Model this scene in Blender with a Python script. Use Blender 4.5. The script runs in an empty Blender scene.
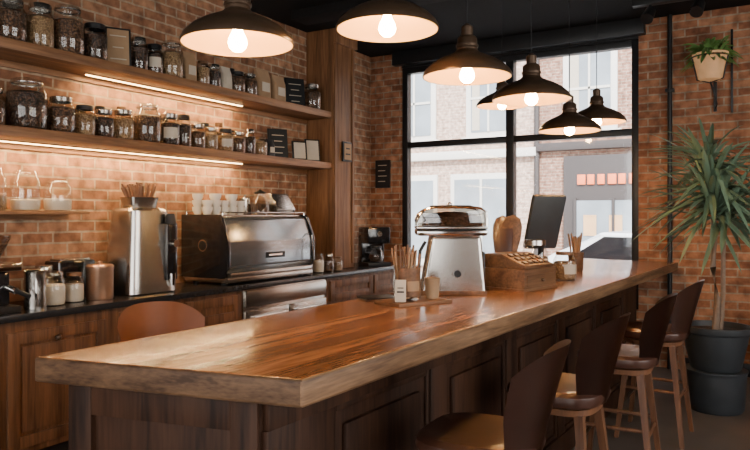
import bpy, bmesh, math, random
from mathutils import Vector, Matrix, Euler
random.seed(7)
scene = bpy.context.scene
rad = math.radians

# ------------------------------------------------------------------ materials
def new_mat(name):
    m = bpy.data.materials.new(name); m.use_nodes = True
    nt = m.node_tree
    return m, nt, nt.nodes['Principled BSDF']

def pbr(name, col, rough=0.5, metal=0.0, coat=0.0, noise=0.0, nscale=20, bump=0.0, emit=None, estr=0, spec=0.5):
    m, nt, b = new_mat(name)
    b.inputs['Roughness'].default_value = rough
    b.inputs['Metallic'].default_value = metal
    b.inputs['Coat Weight'].default_value = coat
    b.inputs['Coat Roughness'].default_value = 0.1
    b.inputs['Specular IOR Level'].default_value = spec
    tc = nt.nodes.new('ShaderNodeTexCoord')
    nz = nt.nodes.new('ShaderNodeTexNoise'); nz.inputs['Scale'].default_value = nscale; nz.inputs['Detail'].default_value = 4
    nt.links.new(tc.outputs['Object'], nz.inputs['Vector'])
    mx = nt.nodes.new('ShaderNodeMix'); mx.data_type = 'RGBA'
    k = noise
    mx.inputs[6].default_value = (*[x*(1-k) for x in col], 1)
    mx.inputs[7].default_value = (*[min(1, x*(1+k)) for x in col], 1)
    nt.links.new(nz.outputs[0], mx.inputs[0])
    nt.links.new(mx.outputs[2], b.inputs['Base Color'])
    if bump > 0:
        bp = nt.nodes.new('ShaderNodeBump'); bp.inputs['Strength'].default_value = bump; bp.inputs['Distance'].default_value = 0.01
        nt.links.new(nz.outputs[0], bp.inputs['Height']); nt.links.new(bp.outputs[0], b.inputs['Normal'])
    if emit:
        b.inputs['Emission Color'].default_value = (*emit, 1)
        b.inputs['Emission Strength'].default_value = estr
    return m

def brick(name, plane, c1, c2, mortar, rough=0.85, bump=0.6):
    m, nt, b = new_mat(name)
    N = nt.nodes.new; L = nt.links.new
    tc = N('ShaderNodeTexCoord'); sp = N('ShaderNodeSeparateXYZ'); cb = N('ShaderNodeCombineXYZ')
    L(tc.outputs['Object'], sp.inputs[0])
    L(sp.outputs[{'X': 0, 'Y': 1}[plane]], cb.inputs[0]); L(sp.outputs[2], cb.inputs[1])
    dn = N('ShaderNodeTexNoise'); dn.inputs['Scale'].default_value = 9
    L(tc.outputs['Object'], dn.inputs['Vector'])
    ad = N('ShaderNodeVectorMath'); ad.operation = 'MULTIPLY_ADD'
    ad.inputs[1].default_value = (0.012, 0.012, 0.0)
    L(dn.outputs[1], ad.inputs[0]); L(cb.outputs[0], ad.inputs[2])
    br = N('ShaderNodeTexBrick')
    br.inputs['Scale'].default_value = 1
    br.inputs['Brick Width'].default_value = 0.225
    br.inputs['Row Height'].default_value = 0.077
    br.inputs['Mortar Size'].default_value = 0.0085
    br.inputs['Mortar Smooth'].default_value = 0.25
    br.inputs['Bias'].default_value = -0.1
    br.inputs['Color1'].default_value = (*c1, 1); br.inputs['Color2'].default_value = (*c2, 1)
    br.inputs['Mortar'].default_value = (*mortar, 1)
    L(ad.outputs[0], br.inputs['Vector'])
    nz = N('ShaderNodeTexNoise'); nz.inputs['Scale'].default_value = 11; nz.inputs['Detail'].default_value = 8
    L(tc.outputs['Object'], nz.inputs['Vector'])
    rp = N('ShaderNodeValToRGB'); rp.color_ramp.elements[0].position = 0.32; rp.color_ramp.elements[1].position = 0.70
    rp.color_ramp.elements[0].color = (0.50, 0.46, 0.43, 1); rp.color_ramp.elements[1].color = (1.25, 1.2, 1.12, 1)
    L(nz.outputs[0], rp.inputs[0])
    mx = N('ShaderNodeMix'); mx.data_type = 'RGBA'; mx.blend_type = 'MULTIPLY'; mx.inputs[0].default_value = 1
    L(br.outputs[0], mx.inputs[6]); L(rp.outputs[0], mx.inputs[7])
    L(mx.outputs[2], b.inputs['Base Color'])
    b.inputs['Roughness'].default_value = rough
    b.inputs['Specular IOR Level'].default_value = 0.3
    mt = N('ShaderNodeMath'); mt.operation = 'MULTIPLY_ADD'; mt.inputs[1].default_value = -1.0
    m2 = N('ShaderNodeMath'); m2.operation = 'MULTIPLY'; m2.inputs[1].default_value = 0.6
    L(nz.outputs[0], m2.inputs[0]); L(br.outputs[1], mt.inputs[0]); L(m2.outputs[0], mt.inputs[2])
    bp = N('ShaderNodeBump'); bp.inputs['Strength'].default_value = bump; bp.inputs['Distance'].default_value = 0.015
    L(mt.outputs[0], bp.inputs['Height']); L(bp.outputs[0], b.inputs['Normal'])
    return m

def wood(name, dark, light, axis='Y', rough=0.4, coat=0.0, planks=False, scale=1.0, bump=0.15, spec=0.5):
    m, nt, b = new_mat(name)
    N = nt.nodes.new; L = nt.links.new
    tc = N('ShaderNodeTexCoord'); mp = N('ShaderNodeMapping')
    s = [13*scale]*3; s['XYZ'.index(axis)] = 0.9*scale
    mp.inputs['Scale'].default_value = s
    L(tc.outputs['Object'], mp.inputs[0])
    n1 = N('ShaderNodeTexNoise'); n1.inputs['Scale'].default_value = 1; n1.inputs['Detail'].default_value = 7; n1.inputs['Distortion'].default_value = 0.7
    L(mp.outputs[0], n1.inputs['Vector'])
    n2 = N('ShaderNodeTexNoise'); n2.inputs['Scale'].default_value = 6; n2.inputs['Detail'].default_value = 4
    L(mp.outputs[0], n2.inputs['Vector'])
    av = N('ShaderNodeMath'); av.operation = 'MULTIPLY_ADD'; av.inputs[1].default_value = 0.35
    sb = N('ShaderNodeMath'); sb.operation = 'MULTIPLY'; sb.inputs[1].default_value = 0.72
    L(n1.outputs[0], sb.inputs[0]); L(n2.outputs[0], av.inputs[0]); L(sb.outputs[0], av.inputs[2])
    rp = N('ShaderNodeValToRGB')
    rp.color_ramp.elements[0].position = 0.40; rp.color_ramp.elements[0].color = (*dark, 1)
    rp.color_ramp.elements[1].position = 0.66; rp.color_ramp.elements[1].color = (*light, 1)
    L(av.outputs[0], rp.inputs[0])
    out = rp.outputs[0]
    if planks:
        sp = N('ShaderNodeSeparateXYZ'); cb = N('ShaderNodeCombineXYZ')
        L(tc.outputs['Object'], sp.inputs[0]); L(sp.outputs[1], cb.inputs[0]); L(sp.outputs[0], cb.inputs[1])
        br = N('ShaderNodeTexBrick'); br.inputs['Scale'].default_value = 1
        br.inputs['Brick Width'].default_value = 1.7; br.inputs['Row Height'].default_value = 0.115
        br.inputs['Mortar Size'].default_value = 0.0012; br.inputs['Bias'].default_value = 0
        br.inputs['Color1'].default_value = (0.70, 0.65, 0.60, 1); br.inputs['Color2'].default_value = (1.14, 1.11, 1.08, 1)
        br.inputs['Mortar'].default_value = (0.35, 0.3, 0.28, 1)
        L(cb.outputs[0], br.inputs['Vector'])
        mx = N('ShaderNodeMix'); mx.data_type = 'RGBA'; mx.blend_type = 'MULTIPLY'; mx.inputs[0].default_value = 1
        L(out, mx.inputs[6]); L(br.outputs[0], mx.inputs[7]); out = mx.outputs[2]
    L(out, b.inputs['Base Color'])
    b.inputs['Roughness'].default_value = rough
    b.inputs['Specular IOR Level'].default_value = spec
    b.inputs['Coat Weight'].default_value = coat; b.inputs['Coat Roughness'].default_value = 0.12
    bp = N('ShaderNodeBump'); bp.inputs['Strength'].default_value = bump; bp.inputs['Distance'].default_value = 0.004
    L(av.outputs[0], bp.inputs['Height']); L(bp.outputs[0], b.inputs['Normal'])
    return m

def glass(name, tint=(0.93, 0.95, 0.95), refl=0.9, base=0.04):
    m = bpy.data.materials.new(name); m.use_nodes = True; nt = m.node_tree; nt.nodes.clear()
    N = nt.nodes.new; L = nt.links.new
    o = N('ShaderNodeOutputMaterial'); t = N('ShaderNodeBsdfTransparent'); g = N('ShaderNodeBsdfGlossy')
    t.inputs[0].default_value = (*tint, 1); g.inputs['Roughness'].default_value = 0.05
    lw = N('ShaderNodeLayerWeight'); lw.inputs[0].default_value = 0.3
    mu = N('ShaderNodeMath'); mu.operation = 'MULTIPLY_ADD'; mu.inputs[1].default_value = refl*0.6; mu.inputs[2].default_value = base
    L(lw.outputs[1], mu.inputs[0])
    mx = N('ShaderNodeMixShader'); L(mu.outputs[0], mx.inputs[0]); L(t.outputs[0], mx.inputs[1]); L(g.outputs[0], mx.inputs[2])
    L(mx.outputs[0], o.inputs[0])
    return m

def beans(name, c1, c2, scale=70):
    m, nt, b = new_mat(name)
    N = nt.nodes.new; L = nt.links.new
    tc = N('ShaderNodeTexCoord'); v = N('ShaderNodeTexVoronoi'); v.inputs['Scale'].default_value = scale
    L(tc.outputs['Object'], v.inputs['Vector'])
    rp = N('ShaderNodeValToRGB'); rp.color_ramp.elements[0].color = (*c2, 1); rp.color_ramp.elements[1].color = (*c1, 1)
    rp.color_ramp.elements[1].position = 0.7
    L(v.outputs['Distance'], rp.inputs[0]); L(rp.outputs[0], b.inputs['Base Color'])
    bp = N('ShaderNodeBump'); bp.inputs['Strength'].default_value = 0.8; bp.inputs['Distance'].default_value = 0.01; bp.invert = True
    L(v.outputs['Distance'], bp.inputs['Height']); L(bp.outputs[0], b.inputs['Normal'])
    b.inputs['Roughness'].default_value = 0.5
    return m

M_brick_l = brick('brick_left', 'Y', (0.25, 0.118, 0.066), (0.46, 0.250, 0.148), (0.40, 0.31, 0.225))
M_brick_w = brick('brick_window_wall', 'X', (0.27, 0.112, 0.060), (0.46, 0.225, 0.128), (0.36, 0.28, 0.21))
M_brick_r = brick('brick_right', 'Y', (0.28, 0.12, 0.070), (0.46, 0.23, 0.14), (0.40, 0.32, 0.25))
M_brick_out = brick('brick_street', 'X', (0.30, 0.16, 0.12), (0.40, 0.23, 0.175), (0.44, 0.36, 0.30))
M_brick_out2 = brick('brick_street_pale', 'X', (0.52, 0.36, 0.30), (0.62, 0.45, 0.38), (0.66, 0.56, 0.50))
M_ceiling = pbr('ceiling_black', (0.012, 0.011, 0.011), 0.9, noise=0.2, spec=0.15)
M_black = pbr('black_paint', (0.012, 0.012, 0.013), 0.4, noise=0.15, spec=0.35)
M_blackgloss = pbr('black_gloss', (0.012, 0.012, 0.014), 0.13, coat=0.5, noise=0.1)
M_panel = pbr('machine_front_panel', (0.26, 0.28, 0.30), 0.2, metal=0.8, coat=0.5, noise=0.1, nscale=3)
M_stone = pbr('black_stone', (0.018, 0.018, 0.02), 0.22, noise=0.4, nscale=60)
M_floor = pbr('floor_concrete', (0.11, 0.085, 0.068), 0.45, noise=0.35, nscale=3, bump=0.1)
M_top = wood('bar_top_wood', (0.125, 0.043, 0.014), (0.42, 0.180, 0.066), 'Y', rough=0.27, coat=0.4, planks=True, scale=1.3, bump=0.1)
M_edge = wood('bar_edge_wood', (0.085, 0.041, 0.018), (0.27, 0.150, 0.075), 'Y', rough=0.5, scale=1.8, bump=0.5)
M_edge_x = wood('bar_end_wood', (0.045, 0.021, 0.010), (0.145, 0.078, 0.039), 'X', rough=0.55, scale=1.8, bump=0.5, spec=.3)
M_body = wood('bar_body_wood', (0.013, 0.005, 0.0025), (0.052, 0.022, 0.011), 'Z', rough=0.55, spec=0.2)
M_shelf = wood('shelf_wood', (0.13, 0.055, 0.022), (0.31, 0.150, 0.066), 'Y', rough=0.5)
M_cab = wood('cabinet_wood', (0.060, 0.026, 0.012), (0.175, 0.082, 0.039), 'Z', rough=0.5, spec=.3)
M_pier = wood('pier_wood', (0.10, 0.043, 0.018), (0.25, 0.118, 0.052), 'Z', rough=0.5, spec=.3)
M_stoolwood = wood('stool_leg_wood', (0.070, 0.027, 0.012), (0.18, 0.075, 0.033), 'Z', rough=0.4, coat=0.2)
M_boxwood = wood('box_wood', (0.075, 0.034, 0.016), (0.19, 0.098, 0.048), 'Y', rough=0.5, spec=.3)
M_leather = pbr('brown_leather', (0.046, 0.017, 0.010), 0.34, noise=0.35, nscale=9, bump=0.08, coat=0.2)
M_leather2 = pbr('tan_leather', (0.26, 0.095, 0.036), 0.42, noise=0.25, nscale=9, bump=0.08)
M_steel = pbr('brushed_steel', (0.52, 0.49, 0.45), 0.25, metal=1, noise=0.08, nscale=8)
M_chrome = pbr('chrome', (0.74, 0.72, 0.69), 0.12, metal=1)
M_copper = pbr('copper', (0.55, 0.33, 0.22), 0.3, metal=0.8, noise=0.15)
M_bronze = pbr('lamp_bronze', (0.085, 0.052, 0.032), 0.32, metal=0.55, noise=0.25)
M_lampin = pbr('lamp_inner_enamel', (0.72, 0.44, 0.20), 0.4, noise=0.03)
M_bulb = pbr('bulb_glow', (1, 0.85, 0.6), 0.3, emit=(1.0, 0.57, 0.22), estr=250)
M_led = pbr('led_strip', (1, 0.85, 0.6), 0.3, emit=(1.0, 0.62, 0.26), estr=16)
M_glass = glass('jar_glass', (0.96, 0.972, 0.965), 0.8, .06)
M_smoke = glass('smoked_glass', (0.62, 0.55, 0.47), 0.8, .12)
M_pane = glass('window_glass', (0.97, 0.98, 0.98), 0.3)
M_white = pbr('white_ceramic', (0.66, 0.62, 0.56), 0.3, noise=0.04)
M_paper = pbr('paper_label', (0.50, 0.43, 0.34), 0.8, noise=0.1)
M_kraft = pbr('kraft_paper', (0.32, 0.20, 0.11), 0.85, noise=0.15, bump=0.2)
M_terra_glow = pbr('terracotta_painted_glow', (0.58, 0.33, 0.17), 0.7, noise=0.2, bump=0.1, emit=(1, .55, .24), estr=.22)  # faint emission puts a warm lamp glow into the pot's colour
M_pot = pbr('plant_pot_grey', (0.030, 0.034, 0.038), 0.5, noise=0.25, nscale=12)
M_soil = pbr('soil', (0.04, 0.025, 0.015), 0.95, noise=0.4, nscale=50, bump=0.8)
M_leaf = pbr('palm_leaf', (0.12, 0.19, 0.125), 0.40, noise=0.5, nscale=4)
M_ivy = pbr('ivy_leaf', (0.12, 0.24, 0.06), 0.5, noise=0.4, nscale=12)
M_trunk = pbr('palm_trunk', (0.20, 0.14, 0.10), 0.85, noise=0.35, nscale=30, bump=0.6)
M_stick = wood('stirrer_wood', (0.22, 0.11, 0.05), (0.42, 0.24, 0.125), 'Z', rough=0.6)
M_sticklight = wood('kraft_straw', (0.12, 0.05, 0.025), (0.26, 0.13, 0.07), 'Z', rough=0.6)
M_b1 = beans('dark_coffee_beans', (0.016, 0.008, 0.005), (0.13, 0.058, 0.028))
M_b2 = beans('medium_coffee_beans', (0.045, 0.020, 0.009), (0.24, 0.115, 0.052))
M_b3 = beans('oats_grain', (0.20, 0.11, 0.05), (0.50, 0.32, 0.16), 90)
M_b4 = beans('loose_tea', (0.05, 0.03, 0.015), (0.22, 0.14, 0.06), 110)
M_sugar = pbr('white_sugar', (0.62, 0.53, 0.42), 0.9, noise=0.08, nscale=60, bump=0.3)
CONT = {'d': M_b1, 'm': M_b2, 'o': M_b3, 't': M_b4, 'w': M_sugar}

# ------------------------------------------------------------------ mesh builder
class MB:
    def __init__(s): s.bm = bmesh.new(); s.mats = []
    def mi(s, m):
        if m not in s.mats: s.mats.append(m)
        return s.mats.index(m)
    def app(s, tb, mat, M=None):
        bmesh.ops.recalc_face_normals(tb, faces=tb.faces[:])
        if M is not None: tb.transform(M)
        i = s.mi(mat); vm = {}
        for v in tb.verts: vm[v] = s.bm.verts.new(v.co)
        for f in tb.faces:
            nf = s.bm.faces.new([vm[v] for v in f.verts]); nf.material_index = i; nf.smooth = True
        tb.free(); return s
    def box(s, c, d, mat, bev=0.0, rot=None, M=None):
        tb = bmesh.new(); bmesh.ops.create_cube(tb, size=1)
        for v in tb.verts: v.co = Vector((v.co.x*d[0], v.co.y*d[1], v.co.z*d[2]))
        if bev > 0: bmesh.ops.bevel(tb, geom=tb.edges[:], offset=min(bev, min(d)*0.45), segments=2, affect='EDGES', profile=0.6)
        T = Matrix.Translation(c)
        if rot: T = T @ Euler(rot).to_matrix().to_4x4()
        if M is not None: T = M @ T
        return s.app(tb, mat, T)
    def bx(s, x0, x1, y0, y1, z0, z1, mat, bev=0.0):
        return s.box(((x0+x1)/2, (y0+y1)/2, (z0+z1)/2), (abs(x1-x0), abs(y1-y0), abs(z1-z0)), mat, bev)
    def prism(s, poly, plane, t0, t1, mat, bev=0.0, M=None, seg=2):
        tb = bmesh.new()
        def P(a, b, t):
            return {'XY': (a, b, t), 'XZ': (a, t, b), 'YZ': (t, a, b)}[plane]
        lo = [tb.verts.new(P(a, b, t0)) for a, b in poly]; hi = [tb.verts.new(P(a, b, t1)) for a, b in poly]
        n = len(poly); tb.faces.new(lo); tb.faces.new(hi)
        for i in range(n): tb.faces.new([lo[i], lo[(i+1) % n], hi[(i+1) % n], hi[i]])
        if bev > 0: bmesh.ops.bevel(tb, geom=tb.edges[:], offset=bev, segments=seg, affect='EDGES', profile=0.6)
        return s.app(tb, mat, M)
    def lathe(s, prof, c, mat, seg=32, M=None, a0=0, a1=360):
        tb = bmesh.new(); rings = []
        full = abs(a1-a0) >= 360
        n = seg if full else seg+1
        for r, z in prof:
            if r < 1e-6: rings.append([tb.verts.new((0, 0, z))])
            else: rings.append([tb.verts.new((r*math.cos(rad(a0+(a1-a0)*i/seg)), r*math.sin(rad(a0+(a1-a0)*i/seg)), z)) for i in range(n)])
        for A, Bq in zip(rings, rings[1:]):
            for i in range(seg):
                j = (i+1) % n
                if len(A) == 1 and len(Bq) == 1: continue
                if len(A) == 1: tb.faces.new([A[0], Bq[i], Bq[j]])
                elif len(Bq) == 1: tb.faces.new([A[i], A[j], Bq[0]])
                else: tb.faces.new([A[i], A[j], Bq[j], Bq[i]])
        T = Matrix.Translation(c)
        if M is not None: T = M @ T
        return s.app(tb, mat, T)
    def cyl(s, p0, p1, r0, mat, r1=None, seg=16):
        p0 = Vector(p0); p1 = Vector(p1); r1 = r0 if r1 is None else r1
        d = p1-p0; L = d.length
        R = d.to_track_quat('Z', 'Y').to_matrix().to_4x4()
        return s.lathe([(0, 0), (r0, 0), (r1, L), (0, L)], (0, 0, 0), mat, seg, Matrix.Translation(p0) @ R)
    def sphere(s, c, r, mat, sc=(1, 1, 1), u=20, v=12):
        tb = bmesh.new(); bmesh.ops.create_uvsphere(tb, u_segments=u, v_segments=v, radius=r)
        for q in tb.verts: q.co = Vector((q.co.x*sc[0], q.co.y*sc[1], q.co.z*sc[2]))
        return s.app(tb, mat, Matrix.Translation(c))
    def tube(s, pts, r, mat, seg=10):
        tb = bmesh.new(); pts = [Vector(p) for p in pts]; rings = []
        for i, p in enumerate(pts):
            t = (pts[min(i+1, len(pts)-1)]-pts[max(i-1, 0)]).normalized()
            q = t.to_track_quat('Z', 'Y')
            rr = r[i] if isinstance(r, (list, tuple)) else r
            rings.append([tb.verts.new(p + q @ Vector((rr*math.cos(2*math.pi*k/seg), rr*math.sin(2*math.pi*k/seg), 0))) for k in range(seg)])
        for A, Bq in zip(rings, rings[1:]):
            off = min(range(seg), key=lambda o: (A[0].co-Bq[o].co).length)
            Bq[:] = Bq[off:]+Bq[:off]
            for i in range(seg):
                j = (i+1) % seg; tb.faces.new([A[i], A[j], Bq[j], Bq[i]])
        tb.faces.new(rings[0]); tb.faces.new(rings[-1])
        return s.app(tb, mat)
    def grid(s, fn, nu, nv, mat, thick=0.0, M=None):
        tb = bmesh.new()
        V = [[tb.verts.new(fn(i/nu, j/nv)) for j in range(nv+1)] for i in range(nu+1)]
        for i in range(nu):
            for j in range(nv): tb.faces.new([V[i][j], V[i+1][j], V[i+1][j+1], V[i][j+1]])
        if thick: bmesh.ops.solidify(tb, geom=tb.faces[:], thickness=thick)
        return s.app(tb, mat, M)
    def rings(s, rs, mat, seg=40, M=None):
        tb = bmesh.new(); R = []
        for (sx, sy, z, e) in rs:
            ring = []
            for i in range(seg):
                a = 2*math.pi*i/seg; ca, sa = math.cos(a), math.sin(a)
                ring.append(tb.verts.new((sx*math.copysign(abs(ca)**(2/e), ca), sy*math.copysign(abs(sa)**(2/e), sa), z)))
            R.append(ring)
        for A, Bq in zip(R, R[1:]):
            for i in range(seg):
                j = (i+1) % seg; tb.faces.new([A[i], A[j], Bq[j], Bq[i]])
        tb.faces.new(R[0]); tb.faces.new(R[-1])
        return s.app(tb, mat, M)
    def mesh(s, name):
        me = bpy.data.meshes.new(name); s.bm.to_mesh(me); s.bm.free()
        for m in s.mats: me.materials.append(m)
        try: me.set_sharp_from_angle(angle=rad(38))
        except Exception: pass
        return me
    def obj(s, name, loc=(0, 0, 0), rz=0):
        return place(s.mesh(name), name, loc, rz)

def place(me, name, loc=(0, 0, 0), rz=0, sc=1):
    o = bpy.data.objects.new(name, me); scene.collection.objects.link(o)
    o.location = loc; o.rotation_euler = (0, 0, rad(rz)); o.scale = (sc, sc, sc) if not isinstance(sc, tuple) else sc
    return o

# ------------------------------------------------------------------ room
CEIL = 3.45; XL = -4.35; YW = 7.2; XR = 2.6; YB = -2.2
MB().bx(XL-0.3, XR+0.3, YB-0.3, YW+0.3, -0.12, 0, M_floor).obj('floor')
MB().bx(XL-0.3, XR+0.3, YB-0.3, YW+0.3, CEIL, CEIL+0.15, M_ceiling).obj('ceiling')
MB().bx(XL-0.25, XL, YB-0.25, YW+0.25, 0, CEIL, M_brick_l).obj('wall_left')
w = MB()
WX0, WX1, WZ0, WZ1 = -3.92, -1.22, 0.55, 3.27
w.bx(XL, WX0, YW, YW+0.25, 0, CEIL, M_brick_w)
w.bx(WX1, XR, YW, YW+0.25, 0, CEIL, M_brick_w)
w.bx(WX0, WX1, YW, YW+0.25, 0, WZ0, M_brick_w)
w.bx(WX0, WX1, YW, YW+0.25, WZ1, CEIL, M_black)
w.obj('wall_window')
w = MB(); RY0, RY1 = 0.2, 4.6
w.bx(XR, XR+0.25, YB, RY0, 0, CEIL, M_brick_r); w.bx(XR, XR+0.25, RY1, YW, 0, CEIL, M_brick_r)
w.bx(XR, XR+0.25, RY0, RY1, 0, 0.6, M_brick_r); w.bx(XR, XR+0.25, RY0, RY1, 3.1, CEIL, M_brick_r)
w.obj('wall_right')
w = MB(); BX0, BX1 = -3.2, 1.8
w.bx(XL, BX0, YB-0.25, YB, 0, CEIL, M_brick_w); w.bx(BX1, XR+0.25, YB-0.25, YB, 0, CEIL, M_brick_w)
w.bx(BX0, BX1, YB-0.25, YB, 0, 0.6, M_brick_w); w.bx(BX0, BX1, YB-0.25, YB, 3.1, CEIL, M_brick_w)
w.obj('wall_back')

def window(name, horiz, a0, a1, z0, z1, p, mull, trans, fw=0.07):
    b = MB()
    def bx(u0, u1, q0, q1, v0, v1, m, bev=0.004):
        if horiz: b.bx(u0, u1, q0, q1, v0, v1, m, bev)
        else: b.bx(q0, q1, u0, u1, v0, v1, m, bev)
    bx(a0, a0+fw, p, p+0.1, z0, z1, M_black); bx(a1-fw, a1, p, p+0.1, z0, z1, M_black)
    bx(a0+fw, a1-fw, p, p+0.1, z0, z0+fw, M_black); bx(a0+fw, a1-fw, p, p+0.1, z1-fw, z1, M_black)
    for m in mull: bx(m-0.045, m+0.045, p-0.005, p+0.1, z0+fw, z1-fw, M_black)
    edges = [a0+fw]+sum([[m-0.045, m+0.045] for m in mull], [])+[a1-fw]
    for t in trans:
        for i in range(0, len(edges), 2): bx(edges[i], edges[i+1], p, p+0.1, t-0.035, t+0.035, M_black)
    bx(a0+fw, a1-fw, p+0.055, p+0.06, z0+fw, z1-fw, M_pane, 0)
    return b.obj(name)
window('window_1', True, WX0, WX1, WZ0, WZ1, YW+0.02, [-2.57], [2.34])
window('added_window_right', False, RY0, RY1, 0.6, 3.1, XR+0.02, [1.6, 3.1], [2.3])  # unseen window and wall opening, added to let fill light in
window('added_window_back', True, BX0, BX1, 0.6, 3.1, YB-0.12, [-1.5, 0.2], [2.3])  # unseen window behind the camera, also added for the fill
MB().bx(-4.0, -1.15, YW-0.10, YW-0.001, 3.29, 3.449, M_black, 0.01).obj('trim_1')
MB().bx(-4.0, 2.5, 5.15, 5.40, 3.36, 3.449, M_ceiling, 0.01).obj('ceiling_beam')
MB().bx(-0.8, -0.01, YW-0.025, YW-0.001, 0.0, 0.12, M_black, 0.004).bx(.60, XR, YW-0.025, YW-0.001, 0.0, 0.12, M_black, 0.004).obj('baseboard_window')

# pier
b = MB()
b.bx(XL+0.001, -4.0, 5.862, 6.258, 0.935, CEIL-0.001, M_pier, 0.006)
b.bx(XL+0.001, -3.97, 5.863, 6.29, 3.30, CEIL-0.002, M_pier, 0.008)
b.bx(-4.001, -3.985, 5.87, 5.91, 0.98, 3.30, M_pier, 0.003); b.bx(-4.001, -3.985, 6.21, 6.25, 0.98, 3.30, M_pier, 0.003)
b.obj('wooden_pier')

# shelves
def shelf(z, y0, y1, ly0, ly1):
    b = MB(); b.bx(XL+0.002, -4.02, y0, y1, z-0.065, z, M_shelf, 0.004)
    b.bx(XL+0.002, XL+0.02, y0, y1, z-0.11, z-0.066, M_shelf, 0.002)
    b.bx(XL+0.085, XL+0.115, ly0, ly1, z-0.074, z-0.066, M_chrome)
    b.bx(XL+0.090, XL+0.110, ly0+.01, ly1-.01, z-0.079, z-0.074, M_led)
    return b.obj('wall_shelf')
ZS1, ZS2 = 2.575, 2.045
shelf(ZS1, 1.2, 5.858, 3.1, 4.75)
shelf(ZS2, 1.2, 5.858, 1.6, 4.75)
MB().bx(XL+0.001, -4.10, 1.6, 3.03, 1.505, 1.525, M_shelf, 0.003).bx(XL+0.001, XL+.016, 1.6, 3.03, 1.47, 1.504, M_shelf, 0.002).obj('wall_shelf')

# ------------------------------------------------------------------ back bar
b = MB()
FX = -3.80
b.bx(XL+0.002, FX, 1.2, 4.24, 0.10, 0.885, M_cab); b.bx(XL+0.002, FX, 5.46, 7.18, 0.10, 0.885, M_cab)
b.bx(XL+0.002, FX-0.06, 1.2, 7.18, 0.0, 0.10, M_black)
def door(y0, y1, z0, z1, knob=None):
    b.bx(FX, FX+0.018, y0, y0+0.07, z0, z1, M_cab, 0.003); b.bx(FX, FX+0.018, y1-0.07, y1, z0, z1, M_cab, 0.003)
    b.bx(FX, FX+0.017, y0+0.07, y1-0.07, z0, z0+0.07, M_cab, 0.003); b.bx(FX, FX+0.017, y0+0.07, y1-0.07, z1-0.07, z1, M_cab, 0.003)
    if z1-z0 > 0.3: b.bx(FX-0.002, FX+0.008, y0+0.09, y1-0.09, z0+0.09, z1-0.09, M_cab, 0.004)
    if knob:
        b.cyl((FX+0.017, knob, z1-0.06), (FX+0.035, knob, z1-0.06), 0.006, M_bronze); b.sphere((FX+0.042, knob, z1-0.06), 0.018, M_bronze)
for (y0, y1, k) in [(1.25, 2.2, 2.1), (2.26, 2.92, 2.56)]: door(y0, y1, 0.14, 0.82, k)
for (y0, y1) in [(3.02, 3.58), (3.62, 4.2)]:
    door(y0, y1, 0.14, 0.62, (y0+y1)/2); door(y0, y1, 0.65, 0.85)
for (y0, y1) in [(5.5, 6.3), (6.34, 7.14)]:
    door(y0, y1, 0.14, 0.62, (y0+y1)/2); door(y0, y1, 0.65, 0.85)
b.obj('back_bar_cabinet')
MB().bx(XL+0.002, -3.745, 1.2, 7.19, 0.888, 0.93, M_stone, 0.004).obj('back_bar_counter')
b = MB(); b.bx(XL+0.05, FX-0.01, 4.26, 5.44, 0.11, 0.88, M_steel, 0.005)
for (z0, z1) in [(0.14, 0.44), (0.47, 0.70)]:
    for (y0, y1) in [(4.28, 4.84), (4.86, 5.42)]:
        b.bx(FX-0.01, FX+0.02, y0, y1, z0, z1, M_steel, 0.006)
        b.tube([(FX+0.02, y0+0.06, z1-0.05), (FX+0.05, y0+0.06, z1-0.05), (FX+0.05, y1-0.06, z1-0.05), (FX+0.02, y1-0.06, z1-0.05)], 0.008, M_chrome, 8)
b.bx(FX-0.01, FX+0.02, 4.28, 5.42, 0.73, 0.87, M_steel, 0.006)
b.obj('undercounter_fridge')

# ------------------------------------------------------------------ bar counter
b = MB()
slab = [(0, 0), (0, 5.6), (-0.92, 5.6), (-0.902, -0.24)]
b.prism(slab, 'XY', 0.97, 1.05, M_top, 0.012, seg=3)
bm = b.bm; bm.normal_update()
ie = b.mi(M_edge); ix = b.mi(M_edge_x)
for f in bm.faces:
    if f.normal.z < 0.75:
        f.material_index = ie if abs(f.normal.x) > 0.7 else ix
body = [(-0.2, 0.05), (-0.2, 4.7), (-0.86, 4.7), (-0.86, -0.13)]
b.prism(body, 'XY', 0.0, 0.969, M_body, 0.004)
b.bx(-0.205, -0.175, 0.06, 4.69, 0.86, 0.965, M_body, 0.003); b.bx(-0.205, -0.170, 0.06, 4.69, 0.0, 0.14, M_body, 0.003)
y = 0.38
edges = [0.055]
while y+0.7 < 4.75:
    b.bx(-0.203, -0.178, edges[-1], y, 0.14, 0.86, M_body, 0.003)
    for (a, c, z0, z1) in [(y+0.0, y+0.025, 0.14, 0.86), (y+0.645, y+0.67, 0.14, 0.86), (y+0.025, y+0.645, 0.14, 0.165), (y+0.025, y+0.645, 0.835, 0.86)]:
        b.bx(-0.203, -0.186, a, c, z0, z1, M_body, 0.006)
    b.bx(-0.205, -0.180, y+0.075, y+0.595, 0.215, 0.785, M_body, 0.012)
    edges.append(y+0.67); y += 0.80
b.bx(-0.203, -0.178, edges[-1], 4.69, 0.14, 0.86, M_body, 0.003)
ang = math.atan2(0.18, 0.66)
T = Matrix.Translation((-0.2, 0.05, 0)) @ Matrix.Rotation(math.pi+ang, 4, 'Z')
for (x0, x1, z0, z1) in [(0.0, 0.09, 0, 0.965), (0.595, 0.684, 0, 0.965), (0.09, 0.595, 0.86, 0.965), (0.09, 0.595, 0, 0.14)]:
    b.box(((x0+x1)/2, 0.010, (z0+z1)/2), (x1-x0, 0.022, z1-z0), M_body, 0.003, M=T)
b.bx(-0.55, -0.45, 4.701, 5.58, 0.90, 0.969, M_body, 0.004)
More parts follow.
